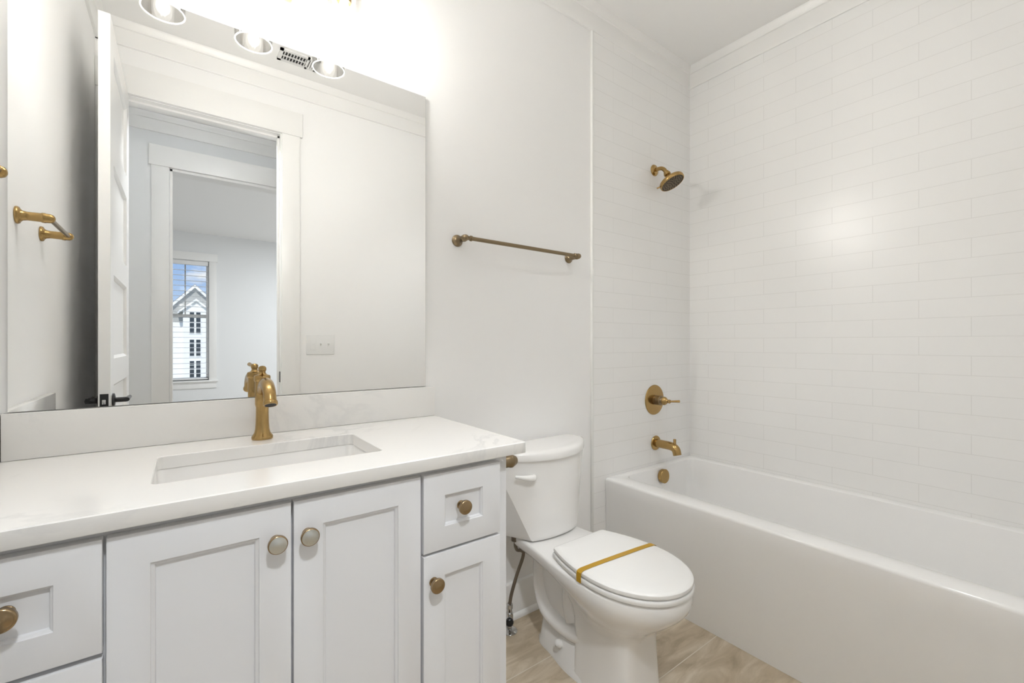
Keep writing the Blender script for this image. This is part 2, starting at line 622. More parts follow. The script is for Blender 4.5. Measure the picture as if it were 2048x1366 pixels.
# second wall of the hall with its cased opening to the bedroom
HY, HY2 = -1.10, -1.215
QX0, QX1, QZ = -0.076, 0.80, 2.435
b = BM()
box(b, -1.6, QX0, HY2, HY, 0, CZ); box(b, QX1, 3.4, HY2, HY, 0, CZ); box(b, QX0, QX1, HY2, HY, QZ, CZ)
struct('wall_hall_far', b, M_hall)
b = BM()
box(b, QX0 - 0.106, QX0 - 0.004, HY, HY + 0.018, 0, QZ + 0.004, 0.0015)
box(b, QX1 + 0.004, QX1 + 0.106, HY, HY + 0.018, 0, QZ + 0.004, 0.0015)
box(b, QX0 - 0.120, QX1 + 0.120, HY, HY + 0.024, QZ + 0.004, QZ + 0.150, 0.0015)
box(b, QX0 - 0.001, QX0 + 0.015, HY2 - 0.001, HY + 0.001, 0, QZ)
box(b, QX1 - 0.015, QX1 + 0.001, HY2 - 0.001, HY + 0.001, 0, QZ)
box(b, QX0, QX1, HY2 - 0.001, HY + 0.001, QZ - 0.015, QZ + 0.001)
struct('trim_7', b, M_trim)
struct('wall_hall_left', box(BM(), -0.75, -0.65, HY, DT, 0, CZ), M_hall)
struct('wall_hall_right', box(BM(), 1.60, 1.70, HY, DT, 0, CZ), M_hall)
b = BM(); box(b, -0.65, XL - 0.12, DT, DT + 0.1, 0, CZ)
struct('wall_hall_near', b, M_hall)
struct('trim_8', prism(BM(), crown_prof(HY, 1), 'x', -0.65, 1.60), M_trim)
# bedroom
BY = -5.13
WX0, WX1, WZ0, WZ1 = -0.26, 0.315, 0.60, 2.39
struct('floor_bedroom', box(BM(), -1.6, 3.4, -5.3, -1.10, -0.05, 0.0), M_carpet)
b = BM()
box(b, -1.6, WX0, BY - 0.15, BY, 0, CZ); box(b, WX1, 3.4, BY - 0.15, BY, 0, CZ)
box(b, WX0, WX1, BY - 0.15, BY, 0, WZ0); box(b, WX0, WX1, BY - 0.15, BY, WZ1, CZ)
struct('wall_bedroom_far', b, M_hall)
struct('wall_bedroom_left', box(BM(), -1.6, -1.5, BY, HY2, 0, CZ), M_hall)
struct('wall_bedroom_right', box(BM(), 3.3, 3.4, BY, HY2, 0, CZ), M_hall)

# ================================================================== window_1
win = bpy.data.objects.new('window_1', None); link(win)
win.location = ((WX0 + WX1) / 2, BY, WZ0); win['kind'] = 'structure'
wy0, wy1 = BY - 0.125, BY - 0.065
zm = 1.565
b = BM()
box(b, WX0 + 0.002, WX0 + 0.03, wy0, wy1, WZ0, WZ1); box(b, WX1 - 0.03, WX1 - 0.002, wy0, wy1, WZ0, WZ1)
box(b, WX0, WX1, wy0, wy1, WZ1 - 0.03, WZ1); box(b, WX0, WX1, wy0, wy1, WZ0, WZ0 + 0.04)
mk('frame', b, M_trim, win)
b = BM()
box(b, WX0 + 0.03, WX1 - 0.03, wy0 + 0.01, wy1 - 0.01, zm - 0.025, zm + 0.025)
mk('meeting_rail', b, M_silv, win)
b = BM()
xm = (WX0 + WX1) / 2
box(b, xm - 0.008, xm + 0.008, wy0 + 0.02, wy0 + 0.035, zm + 0.025, WZ1 - 0.03)
mk('muntin', b, M_silv, win)
b = BM(); box(b, WX0 + 0.03, WX1 - 0.03, wy0 + 0.024, wy0 + 0.03, WZ0 + 0.04, WZ1 - 0.03)
mk('pane', b, M_pane, win)
b = BM()
box(b, WX0 - 0.095, WX0 - 0.004, BY, BY + 0.018, WZ0, WZ1 + 0.004, 0.0015)
box(b, WX1 + 0.004, WX1 + 0.095, BY, BY + 0.018, WZ0, WZ1 + 0.004, 0.0015)
box(b, WX0 - 0.11, WX1 + 0.11, BY, BY + 0.024, WZ1 + 0.004, WZ1 + 0.12, 0.0015)
mk('casing', b, M_trim, win)
b = BM()
box(b, WX0 - 0.12, WX1 + 0.12, BY - 0.06, BY + 0.045, WZ0 - 0.025, WZ0, 0.003)
box(b, WX0 - 0.095, WX1 + 0.095, BY, BY + 0.016, WZ0 - 0.12, WZ0 - 0.025, 0.0015)
mk('sill', b, M_trim, win)

bl = thing('window_blind', 'white horizontal blind with open slats hung inside the bedroom window', 'blind', (xm, BY - 0.03, WZ0))
b = BM(); box(b, WX0 + 0.006, WX1 - 0.006, BY - 0.058, BY - 0.004, WZ1 - 0.065, WZ1 - 0.003, 0.002)
mk('headrail', b, M_slat, bl)
b = BM()
z = WZ0 + 0.10
while z < WZ1 - 0.10:
    prism(b, [(BY - 0.056, z), (BY - 0.031, z + 0.0035), (BY - 0.006, z), (BY - 0.006, z + 0.003), (BY - 0.031, z + 0.0065), (BY - 0.056, z + 0.003)],
          'x', WX0 + 0.008, WX1 - 0.008)
    z += 0.077
mk('slats', b, M_slat, bl)
b = BM(); box(b, WX0 + 0.008, WX1 - 0.008, BY - 0.056, BY - 0.006, WZ0 + 0.012, WZ0 + 0.03, 0.003)
mk('bottom_rail', b, M_slat, bl)
for xx in (WX0 + 0.09, WX1 - 0.09):
    b = BM(); tube(b, [(xx, BY - 0.031, WZ0 + 0.03), (xx, BY - 0.031, WZ1 - 0.065)], 0.0008, 6)
    mk('ladder_cord', b, M_slat, bl)

# ================================================================== house across the street
HYF = -57.0
M_hw = plain('house_white_siding', (0.86, 0.86, 0.84), 0.6)
M_hg = plain('house_grey_siding', (0.42, 0.42, 0.40), 0.7)
M_hroof = plain('house_shingle', (0.30, 0.29, 0.28), 0.8, noise=0.2, nscale=3)
M_hglass = plain('house_window_glass', (0.04, 0.05, 0.06), 0.1)
M_lawn = plain('street_ground', (0.40, 0.41, 0.36), 0.9, noise=0.15, nscale=0.3)
struct('ground', box(BM(), -45, 45, -110, -6, -3.6, -3.2), M_lawn)
ho = thing('house', 'white two storey house with grey gable seen through the bedroom window', 'house', (1.1, HYF, -3.2))
ax, az = 1.06, 7.56
b = BM(); box(b, -3.4, 5.5, HYF - 9, HYF, -3.2, 3.4)
mk('wall', b, M_hw, ho)
b = BM(); prism(b, [(-3.4, 3.4), (5.5, 3.4), (ax, az - 0.35)], 'y', HYF - 9, HYF - 0.01)
mk('gable_wall', b, M_hg, ho, label='grey siding in the gable')
b = BM()
prism(b, [(ax, az), (ax - 4.9, az - 5.3), (ax - 4.9, az - 5.62), (ax, az - 0.32)], 'y', HYF - 9.3, HYF + 0.4)
prism(b, [(ax, az), (ax + 4.9, az - 5.0), (ax + 4.9, az - 5.32), (ax, az - 0.32)], 'y', HYF - 9.3, HYF + 0.4)
mk('rake_board', b, M_hw, ho)
b = BM()
prism(b, [(ax, az + 0.08), (ax - 5.0, az - 5.32), (ax - 4.95, az - 5.36), (ax, az + 0.005)], 'y', HYF - 9.4, HYF + 0.35)
prism(b, [(ax, az + 0.08), (ax + 5.0, az - 5.02), (ax + 4.95, az - 5.06), (ax, az + 0.005)], 'y', HYF - 9.4, HYF + 0.35)
mk('roof', b, M_hroof, ho)
bx0, bx1, ba = 0.0, 2.3, 1.15
b = BM()
prism(b, [(bx0, -3.2), (bx1, -3.2), (bx1, 4.75), (ba, 5.75), (bx0, 4.75)], 'y', HYF, HYF + 1.2)
mk('bay_wall', b, M_hw, ho)
b = BM()
prism(b, [(ba, 5.95), (bx0 - 0.45, 4.5), (bx0 - 0.45, 4.3), (ba, 5.72)], 'y', HYF, HYF + 1.5)
prism(b, [(ba, 5.95), (bx1 + 0.45, 4.5), (bx1 + 0.45, 4.3), (ba, 5.72)], 'y', HYF, HYF + 1.5)
mk('bay_roof', b, M_hw, ho)
for cx in (0.78, 1.34):
    for z0, z1 in ((2.2, 4.5), (-0.25, 1.55), (-2.6, -0.75)):
        b = BM(); box(b, cx - 0.24, cx + 0.24, HYF + 1.2, HYF + 1.26, z0 - 0.06, z1 + 0.06)
        f = mk('window', b, M_hw, ho)
        b = BM()
        n = 4
        for i in range(n):
            zz = z0 + (z1 - z0) * i / n
            box(b, cx - 0.19, cx + 0.19, HYF + 1.26, HYF + 1.28, zz + 0.03, zz + (z1 - z0) / n - 0.03)
        mk('pane', b, M_hglass, f)

# ================================================================== bathroom door, opened against the left wall
dr = bpy.data.objects.new('door_1', None); link(dr)
dr.location = (-0.24, 0.34, 0.0); dr['kind'] = 'structure'
dx0, dx1, dy0, dy1, dz0, dz1 = -0.2585, -0.2235, -0.014, 0.706, 0.012, 2.425
b = BM()
stile = 0.105
rails = [dz0, dz0 + 0.20]
ph = (dz1 - dz0 - 0.20 - 0.105 * 5) / 5
zs = []
z = dz0 + 0.20
for i in range(5):
    zs.append((z, z + ph)); z += ph + 0.105
box(b, dx0, dx1, dy0, dy0 + stile, dz0, dz1); box(b, dx0, dx1, dy1 - stile, dy1, dz0, dz1)
zz = dz0
for (p0, p1) in zs + [(dz1, dz1)]:
    box(b, dx0, dx1, dy0 + stile, dy1 - stile, zz, p0)
    zz = p1
for (p0, p1) in zs:
    for s, xf in ((1, dx1), (-1, dx0)):
        y0, y1 = dy0 + stile, dy1 - stile
        def rr(i, d):
            return [Vector((xf - s * d, y0 + i, p0 + i)), Vector((xf - s * d, y1 - i, p0 + i)), Vector((xf - s * d, y1 - i, p1 - i)), Vector((xf - s * d, y0 + i, p1 - i))]
        loft(b, [rr(0, 0), rr(0.010, 0.008), rr(0.012, 0.011)], cap1=True)
mk('leaf', b, M_door, dr)
hz, hy = 0.935, dy1 - 0.062
for s, xf in ((1, dx1), (-1, dx0)):
    b = BM()
    lathe(b, [(0.0, 0), (0.026, 0), (0.026, 0.006), (0.022, 0.008), (0.010, 0.010), (0.010, 0.042), (0.0, 0.042)], (xf, hy, hz), (s, 0, 0), 32)
    xe = xf + s * (0.044 if s > 0 else 0.036)
    tube(b, smooth_path([(xe, hy + 0.010, hz), (xe, hy - 0.03, hz + 0.001), (xe, hy - 0.115, hz)], 4), [0.0085, 0.008, 0.0065], 14)
    mk('lever_handle', b, M_black, dr, label='black lever handle')
b = BM(); box(b, dx0 + 0.005, dx1 - 0.005, dy1 - 0.001, dy1 + 0.0015, hz - 0.03, hz + 0.03)
lp = mk('latch_plate', b, M_black, dr)
b = BM(); box(b, -0.247, -0.235, dy1 + 0.0015, dy1 + 0.010, hz - 0.009, hz + 0.009, 0.002)
mk('latch_bolt', b, M_chrome, lp)
for hz_ in (0.25, 1.22, 2.2):
    b = BM(); tube(b, [(-0.2615, -0.017, hz_ - 0.05), (-0.2615, -0.017, hz_ + 0.05)], 0.006, 12)
    mk('hinge', b, M_black, dr)

# ================================================================== vanity
CT0, CT1 = 0.862, 0.892      # countertop underside and top
CF = 0.94                    # counter front
DF = 0.957                   # door faces
FF = 0.977                   # face frame
VX0, VX1 = XL + 0.002, 0.708
van = thing('vanity_cabinet', 'pale grey painted shaker vanity cabinet under the white countertop', 'cabinet', (0.19, 1.2, 0.0))
b = BM()
top = CT0 - 0.001
box(b, VX0, VX0 + 0.018, FF + 0.02, D - 0.002, 0.105, top); box(b, VX1 - 0.018, VX1, FF + 0.02, D - 0.002, 0.105, top)
box(b, VX0, VX1, FF + 0.02, D - 0.002, 0.105, 0.123); box(b, VX0, VX1, D - 0.012, D - 0.002, 0.105, top)
box(b, VX0, VX1, FF, FF + 0.02, top - 0.04, top); box(b, VX0, VX1, FF, FF + 0.02, 0.105, 0.145)
for x0, x1 in ((VX0, -0.29), (-0.12, -0.08), (0.155, 0.192), (0.43, 0.472), (0.655, VX1)):
    box(b, x0, x1, FF, FF + 0.02, 0.145, top - 0.04)
for x0, x1, z in ((-0.29, -0.12, 0.66), (-0.29, -0.12, 0.39), (0.472, 0.655, 0.656)):
    box(b, x0, x1, FF, FF + 0.02, z - 0.02, z + 0.02)
box(b, VX0, VX1, FF + 0.07, FF + 0.085, 0.0, 0.105)
mk('body', b, M_cab, van)

def shaker(x0, x1, z0, z1, yf, th, st, bead=0.006):
    bm = BM()
    def ring(i, y):
        return [Vector((x0 + i, y, z0 + i)), Vector((x1 - i, y, z0 + i)), Vector((x1 - i, y, z1 - i)), Vector((x0 + i, y, z1 - i))]
    loft(bm, [ring(0, yf + th), ring(0, yf + 0.002), ring(0.0006, yf + 0.0006), ring(0.002, yf), ring(st, yf), ring(st + 0.001, yf + 0.0025),
              ring(st + bead, yf + 0.004), ring(st + bead + 0.0015, yf + 0.009)], cap0=True, cap1=True)
    return bm

def knob(x, z, parent, face=None):
    bm = BM()
    y = DF
    lathe(bm, [(0.0, 0.0), (0.011, 0.0), (0.011, 0.002), (0.0072, 0.004), (0.0060, 0.012), (0.0085, 0.016), (0.0155, 0.0175), (0.0172, 0.019), (0.0175, 0.0245),
               (0.0170, 0.0262), (0.0155, 0.0272), (0.0145, 0.0271), (0.010, 0.0284), (0.005, 0.0292), (0.0, 0.0295)], (x, y, z), (0, -1, 0), 40)
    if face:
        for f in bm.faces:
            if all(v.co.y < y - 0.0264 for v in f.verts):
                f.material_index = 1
        return mk('knob', bm, [M_knob, face], parent, sharp=50, label='brass knob with a doorway reflection coloured into its face')
    return mk('knob', bm, M_knob, parent, sharp=50)

G = DF  # fronts
dA = mk('drawer', shaker(-0.318, -0.1035, 0.664, 0.846, DF, FF - DF - 0.0015, 0.055, 0.004), M_cab, van)
knob(-0.2075, 0.766, dA)
dB = mk('drawer', shaker(-0.318, -0.1035, 0.394, 0.655, DF, FF - DF - 0.0015, 0.055, 0.004), M_cab, van)
knob(-0.2075, 0.525, dB)
dC = mk('drawer', shaker(-0.318, -0.1035, 0.125, 0.385, DF, FF - DF - 0.0015, 0.055, 0.004), M_cab, van)
knob(-0.2075, 0.255, dC)
e1 = mk('door', shaker(-0.0990, 0.1712, 0.125, 0.846, DF, FF - DF - 0.0015, 0.055), M_cab, van)
knob(0.1440, 0.778, e1, M_knob_shine)
e2 = mk('door', shaker(0.1756, 0.4472, 0.125, 0.846, DF, FF - DF - 0.0015, 0.055), M_cab, van)
knob(0.2010, 0.778, e2, M_knob_shine)
dD = mk('drawer', shaker(0.4545, 0.6745, 0.660, 0.846, DF, FF - DF - 0.0015, 0.055, 0.004), M_cab, van)
knob(0.5545, 0.758, dD)
e3 = mk('door', shaker(0.4545, 0.6745, 0.125, 0.653, DF, FF - DF - 0.0015, 0.055, 0.004), M_cab, van)
knob(0.4795, 0.590, e3)

# countertop with sink cut-out
SX0, SX1, SY0, SY1 = -0.048, 0.401, 1.075, 1.330
b = BM()
cx0, cx1, cy0, cy1 = XL + 0.001, 0.7485, CF, D - 0.001
loft(b, [rrect(cx0 + 0.001, cx1 - 0.001, cy0 + 0.001, cy1, 0.003, CT0), rrect(cx0, cx1, cy0, cy1, 0.004, CT0 + 0.0015),
         rrect(cx0, cx1, cy0, cy1, 0.004, CT1 - 0.002), rrect(cx0 + 0.002, cx1 - 0.002, cy0 + 0.002, cy1 - 0.0005, 0.004, CT1),
         rrect(SX0 - 0.0015, SX1 + 0.0015, SY0 - 0.0015, SY1 + 0.0015, 0.016, CT1), rrect(SX0, SX1, SY0, SY1, 0.015, CT1 - 0.0015),
         rrect(SX0, SX1, SY0, SY1, 0.015, CT0)], close=True)
mk('countertop', b, M_quartz, label='white quartz countertop with a rectangular sink cutout', cat='countertop')
b = BM(); box(b, XL + 0.022, 0.7465, D - 0.021, D - 0.0005, CT1 + 0.0005, CT1 + 0.1075, 0.0015)
mk('backsplash', b, M_quartz, label='grey veined quartz backsplash strip below the mirror', cat='backsplash')
b = BM(); box(b, XL + 0.0005, XL + 0.021, 0.965, D - 0.0005, CT1 + 0.0005, CT1 + 0.1075, 0.0015)
mk('side_splash', b, M_quartz, label='short quartz side splash against the left wall, seen in mirror', cat='backsplash')

# undermount basin
sk = thing('sink_basin', 'white rectangular undermount sink basin set in the countertop', 'sink', ((SX0 + SX1) / 2, 1.2, CT0 - 0.14))
b = BM()
e = 0.010
loft(b, [rrect(SX0 - 0.022, SX1 + 0.022, SY0 - 0.022, SY1 + 0.022, 0.04, CT0 - 0.0005), rrect(SX0 - 0.003, SX1 + 0.003, SY0 - 0.003, SY1 + 0.003, 0.022, CT0 - 0.0005),
         rrect(SX0 - 0.001, SX1 + 0.001, SY0 - 0.001, SY1 + 0.001, 0.022, CT0 - 0.004),
         rrect(SX0 + 0.006, SX1 - 0.006, SY0 + 0.006, SY1 - 0.006, 0.025, CT0 - 0.07), rrect(SX0 + 0.014, SX1 - 0.014, SY0 + 0.014, SY1 - 0.014, 0.035, CT0 - 0.105),
         rrect(SX0 + 0.03, SX1 - 0.03, SY0 + 0.03, SY1 - 0.03, 0.05, CT0 - 0.122), rrect(SX0 + 0.06, SX1 - 0.06, SY0 + 0.06, SY1 - 0.06, 0.05, CT0 - 0.127),
         rrect(SX0 + 0.20, SX1 - 0.20, SY0 + 0.105, SY1 - 0.105, 0.015, CT0 - 0.130)], cap1=True)
loft(b, [rrect(SX0 - 0.022, SX1 + 0.022, SY0 - 0.022, SY1 + 0.022, 0.04, CT0 - 0.0005), rrect(SX0 - 0.022, SX1 + 0.022, SY0 - 0.022, SY1 + 0.022, 0.04, CT0 - 0.012),
         rrect(SX0 - 0.006, SX1 + 0.006, SY0 - 0.006, SY1 + 0.006, 0.04, CT0 - 0.02), rrect(SX0 + 0.004, SX1 - 0.004, SY0 + 0.004, SY1 - 0.004, 0.05, CT0 - 0.12),
         rrect(SX0 + 0.05, SX1 - 0.05, SY0 + 0.05, SY1 - 0.05, 0.05, CT0 - 0.14)], cap1=True)
mk('bowl', b, M_porc, sk)
b = BM(); lathe(b, [(0, 0), (0.030, 0), (0.030, 0.003), (0.026, 0.004), (0.022, 0.002), (0.020, 0.004), (0, 0.007)], ((SX0 + SX1) / 2, (SY0 + SY1) / 2, CT0 - 0.1295), (0, 0, 1))
mk('drain', b, M_brass, sk)

# ================================================================== faucet
FX, FY = 0.1785, 1.411
fa = thing('faucet', 'brushed brass single hole faucet standing behind the sink', 'faucet', (FX, FY, CT1))
b = BM()
lathe(b, [(0, 0.0003), (0.0265, 0.0003), (0.0268, 0.004), (0.0262, 0.0085), (0.0235, 0.012), (0.0200, 0.018), (0.0178, 0.028), (0.0166, 0.045), (0.0160, 0.070),
          (0.0160, 0.088), (0.0172, 0.093), (0.0182, 0.098), (0.0182, 0.158), (0.0172, 0.161), (0, 0.161)], (FX, FY, CT1), (0, 0, 1), 48)
mk('body', b, M_brass, fa, sharp=40)
b = BM()
lathe(b, [(0, 0.160), (0.0185, 0.160), (0.0205, 0.1625), (0.0207, 0.174), (0.0190, 0.1775), (0.0120, 0.180), (0.0085, 0.184), (0.0082, 0.189), (0.0100, 0.191), (0.0102, 0.198),
          (0.0085, 0.201), (0.0055, 0.2035), (0, 0.2045)], (FX, FY, CT1), (0, 0, 1), 40)
cap = mk('handle', b, M_brass, fa, sharp=40)
b = BM()
d = Vector((-0.13, -1, 0.10)).normalized()
o = Vector((FX, FY, CT1 + 0.194))
tube(b, [o + d * t for t in (0.004, 0.02, 0.045, 0.060)], [0.0048, 0.0048, 0.0056, 0.0062], 20)
mk('lever', b, M_brass, cap)
b = BM()
pts = smooth_path([(FX, FY, CT1 + 0.128), (FX, FY - 0.028, CT1 + 0.148), (FX, FY - 0.062, CT1 + 0.159), (FX, FY - 0.098, CT1 + 0.156), (FX, FY - 0.127, CT1 + 0.141), (FX, FY - 0.142, CT1 + 0.118)], 6)
tube(b, pts, [0.0140, 0.0150, 0.0157, 0.0157, 0.0150, 0.0146], 28)
spt = mk('spout', b, M_brass, fa)
b = BM()
tip = Vector((FX, FY - 0.1425, CT1 + 0.119)); dd = Vector((0, -0.45, -0.9)).normalized()
lathe(b, [(0.0135, -0.002), (0.0160, 0.000), (0.0168, 0.003), (0.0168, 0.008), (0.0155, 0.010), (0.0132, 0.010)], tip, dd, 32)
aer = mk('aerator_ring', b, M_brass, spt)
b = BM(); lathe(b, [(0, 0.0085), (0.0134, 0.0085), (0.0134, 0.0095), (0, 0.0095)], tip, dd, 24)
mk('aerator', b, M_holes, spt, label='dark aerator mouth')
b = BM(); lathe(b, [(0, 0.016), (0.0045, 0.016), (0.0045, 0.024), (0.0062, 0.025), (0.0062, 0.031), (0, 0.033)], (FX, FY, CT1 + 0.118), (0, 1, 0), 20)
mk('lift_rod_knob', b, M_brass, fa)

# ================================================================== mirror
MX0, MX1, MZ0, MZ1 = -0.3205, 0.716, 1.0015, 2.066
b = BM(); box(b, MX0, MX1, D - 0.006, D - 0.0005, MZ0, MZ1)
for f in b.faces:
    f.material_index = 0 if f.normal.y < -0.5 or abs(f.calc_center_median().y - (D - 0.006)) < 1e-5 else 1
mk('wall_mirror', b, [M_mirror, M_silv], label='large frameless mirror on the wall above the backsplash', cat='mirror')

# ================================================================== three-lamp vanity light
LX, LY, RIMZ = (-0.045, 0.177, 0.399), 1.404, 2.094
vl = thing('vanity_light', 'brass three lamp vanity light with clear glass shades above the mirror', 'wall lamp', (LX[1], D, 2.26))
b = BM(); box(b, 0.085, 0.268, D - 0.022, D - 0.0005, 2.205, 2.325, 0.004)
mk('backplate', b, M_brass, vl)
b = BM(); box(b, LX[0] - 0.01, LX[2] + 0.01, D - 0.060, D - 0.042, 2.292, 2.31, 0.002); box(b, 0.165, 0.189, D - 0.044, D - 0.020, 2.289, 2.313, 0.002)
mk('crossbar', b, M_brass, vl)
for x in LX:
    b = BM()
    tube(b, smooth_path([(x, D - 0.058, 2.301), (x, D - 0.080, 2.303), (x, LY, 2.300), (x, LY, 2.285)], 5), 0.006, 14)
    mk('arm', b, M_brass, vl)
    b = BM()
    lathe(b, [(0, 2.290), (0.012, 2.290), (0.030, 2.284), (0.031, 2.272), (0.024, 2.266), (0.0225, 2.216), (0.0200, 2.212), (0, 2.212)], (x, LY, 0), (0, 0, 1), 32)
    mk('socket', b, M_brass, vl)
    b = BM()
    lathe(b, [(0.0285, 2.272), (0.0400, 2.268), (0.0490, 2.252), (0.0535, 2.228), (0.0540, 2.190), (0.0528, 2.140), (0.0505, RIMZ + 0.002),
              (0.0490, RIMZ + 0.002), (0.0513, 2.140), (0.0525, 2.190), (0.0520, 2.228), (0.0476, 2.250), (0.0390, 2.266), (0.0285, 2.270)], (x, LY, 0), (0, 0, 1), 56)
    sh = mk('shade', b, M_shade, vl, label='clear glass shade')
    b = BM()
    N = 56
    tube(b, [(x + 0.0498 * math.cos(2 * math.pi * i / N), LY + 0.0498 * math.sin(2 * math.pi * i / N), RIMZ + 0.0005) for i in range(N + 1)], 0.0019, 8, cap=False)
    mk('rim', b, M_rim, sh)
    b = BM()
    lathe(b, [(0.012, 2.214), (0.0135, 2.204), (0.0175, 2.192), (0.0215, 2.176), (0.0225, 2.160), (0.0205, 2.146), (0.0140, 2.136), (0, 2.132)], (x, LY, 0), (0, 0, 1), 28)
    bu = mk('bulb', b, M_bulb, vl, label='glowing clear bulb')
    b = BM()
    for k in range(4):
        a = math.pi / 4 + k * math.pi / 2
        tube(b, [(x + 0.005 * math.cos(a), LY + 0.005 * math.sin(a), 2.200), (x + 0.007 * math.cos(a), LY + 0.007 * math.sin(a), 2.148)], 0.0016, 8)
    mk('filament', b, M_fil, bu)
    pl = bpy.data.lights.new('bulb_light', 'POINT')
    pl.energy = VANITY_W; pl.color = WARM; pl.shadow_soft_size = 0.018
    po = bpy.data.objects.new('bulb_light', pl); link(po)
    po.location = (x, LY, 2.170)
    fl_ = bpy.data.lights.new('vanity_fill_light', 'SPOT')  # added spot beside the bulb, throws extra light into the room
    fl_.energy = VANITY_FILL_W; fl_.color = WARM; fl_.shadow_soft_size = 0.018
    fl_.spot_size = R(180); fl_.spot_blend = 1.0
    fo = bpy.data.objects.new('vanity_fill_light', fl_); link(fo)
    fo.location = (x, LY, 2.170)
    fo.rotation_euler = Vector((0.85, -0.62, 0.42)).to_track_quat('-Z', 'Y').to_euler()

# added fill lamps for hall, bedroom and bathroom, out of the mirror's view
def flush_fill_light(name, label, loc, r, watts):
    t = thing(name, label, 'ceiling light', loc)
    b = BM(); lathe(b, [(0, -0.0005), (r + 0.02, -0.0005), (r + 0.022, -0.02), (r, -0.026), (r - 0.004, -0.012), (0, -0.012)], loc, (0, 0, 1), 48)
    mk('rim', b, M_grille, t)
    b = BM(); lathe(b, [(r - 0.005, -0.014), (r - 0.01, -0.03), (r * 0.7, -0.04), (0, -0.044)], loc, (0, 0, 1), 48)
    mk('diffuser', b, M_diff, t)
    L = bpy.data.lights.new(name + '_lamp', 'AREA')
    L.shape = 'DISK'; L.size = 2 * r; L.energy = watts; L.color = COOL
    o = bpy.data.objects.new(name + '_lamp', L); link(o)
    o.location = (loc[0], loc[1], loc[2] - 0.05)
def downlight(label, loc, aim, watts, cone):
    x, y, z = loc
    t = thing('recessed_downlight', label, 'ceiling light', loc)
    b = BM(); lathe(b, [(0.048, -0.0005), (0.075, -0.0005), (0.076, -0.003), (0.070, -0.006), (0.050, -0.004), (0.048, -0.0005)], loc, (0, 0, 1), 40)
    mk('trim_ring', b, M_grille, t)
    b = BM(); lathe(b, [(0, -0.0008), (0.047, -0.0008), (0.047, -0.003), (0, -0.003)], loc, (0, 0, 1), 40)
    mk('lens', b, M_diff, t)
    L = bpy.data.lights.new('recessed_downlight_lamp', 'SPOT')
    L.energy = watts; L.color = COOL; L.shadow_soft_size = 0.10; L.spot_size = R(cone); L.spot_blend = 0.8
    o = bpy.data.objects.new('recessed_downlight_lamp', L); link(o)
    o.location = (x, y, z - 0.03)
    o.rotation_euler = (Vector(aim) - o.location).to_track_quat('-Z', 'Y').to_euler()
downlight('added unseen recessed fill downlight in the hall ceiling outside the bathroom door', (0.10, -0.42, CZ), (0.20, 1.10, 0.55), HALL_FILL_W, 95)  # added spot, sends frontal fill through the doorway onto the vanity
downlight('added unseen recessed fill downlight in the bathroom ceiling near the bathtub', (1.30, 0.42, CZ), (1.60, 0.85, 0.0), TUB_FILL_W, 84)  # added spot, lifts the light on floor, toilet and tub
flush_fill_light('bedroom_fill_light', 'added unseen flush fill light in the bedroom', (1.8, -3.1, CZ), 0.28, BED_FILL_W)  # added lamp, brightens the bedroom seen in the mirror

# ================================================================== ceiling register
rg = thing('ceiling_register', 'white slotted air register in the bathroom ceiling, reflected in mirror', 'vent', (0.53, 0.195, CZ))
b = BM()
vx0, vx1, vy0, vy1 = 0.435, 0.645, 0.135, 0.255
for (a0, a1, c0, c1) in ((vx0, vx1, vy0, vy0 + 0.018), (vx0, vx1, vy1 - 0.018, vy1), (vx0, vx0 + 0.018, vy0, vy1), (vx1 - 0.018, vx1, vy0, vy1), (0.578, 0.59, vy0, vy1)):
    box(b, a0, a1, c0, c1, CZ - 0.008, CZ - 0.0005)
mk('frame', b, M_grille, rg)
b = BM(); box(b, vx0 + 0.01, vx1 - 0.01, vy0 + 0.01, vy1 - 0.01, CZ - 0.0025, CZ - 0.0008)
mk('backing', b, M_holes, rg)
b = BM()
for i in range(8):
    x = vx0 + 0.026 + i * 0.0155
    box(b, x, x + 0.004, vy0 + 0.018, vy1 - 0.018, CZ - 0.009, CZ - 0.003)
box(b, vx0 + 0.018, 0.578, 0.192, 0.198, CZ - 0.0085, CZ - 0.003)
for i in range(3):
    x = 0.595 + i * 0.012
    box(b, x, x + 0.008, vy0 + 0.018, vy1 - 0.018, CZ - 0.009, CZ - 0.003)
mk('slat', b, M_grille, rg)

# ================================================================== light switches by the door
sw = thing('light_switch', 'white three gang switch plate on the wall beside the door casing', 'switch', (0.707, DW, 1.15))
b = BM(); box(b, 0.622, 0.793, DW + 0.0003, DW + 0.0065, 1.087, 1.211, 0.003, 3)
mk('plate', b, M_plastic, sw)
for i, x in enumerate((0.661, 0.7075, 0.754)):
    b = BM()
    if i == 0:
        box(b, x - 0.0165, x + 0.0165, DW + 0.006, DW + 0.0078, 1.116, 1.182, 0.0006)
        box(b, x - 0.004, x + 0.004, DW + 0.0078, DW + 0.012, 1.148, 1.160, 0.001)
    else:
        box(b, x - 0.006, x + 0.006, DW + 0.006, DW + 0.0075, 1.137, 1.161, 0.0005)
        prism(b, [(DW + 0.0065, 1.143), (DW + 0.019, 1.156), (DW + 0.017, 1.161), (DW + 0.0065, 1.155)], 'x', x - 0.004, x + 0.004)
    mk('toggle', b, M_plastic, sw)

# ================================================================== bars on posts
def post_prof(L):
    return [(0, 0.0004), (0.0225, 0.0004), (0.0230, 0.003), (0.0215, 0.0065), (0.0165, 0.009), (0.0130, 0.013), (0.0115, 0.022), (0.0118, L - 0.016), (0.0132, L - 0.014), (0.0135, L - 0.008),
            (0.0125, L - 0.006), (0.0122, L + 0.002), (0.0095, L + 0.008), (0.005, L + 0.011), (0, L + 0.012)]

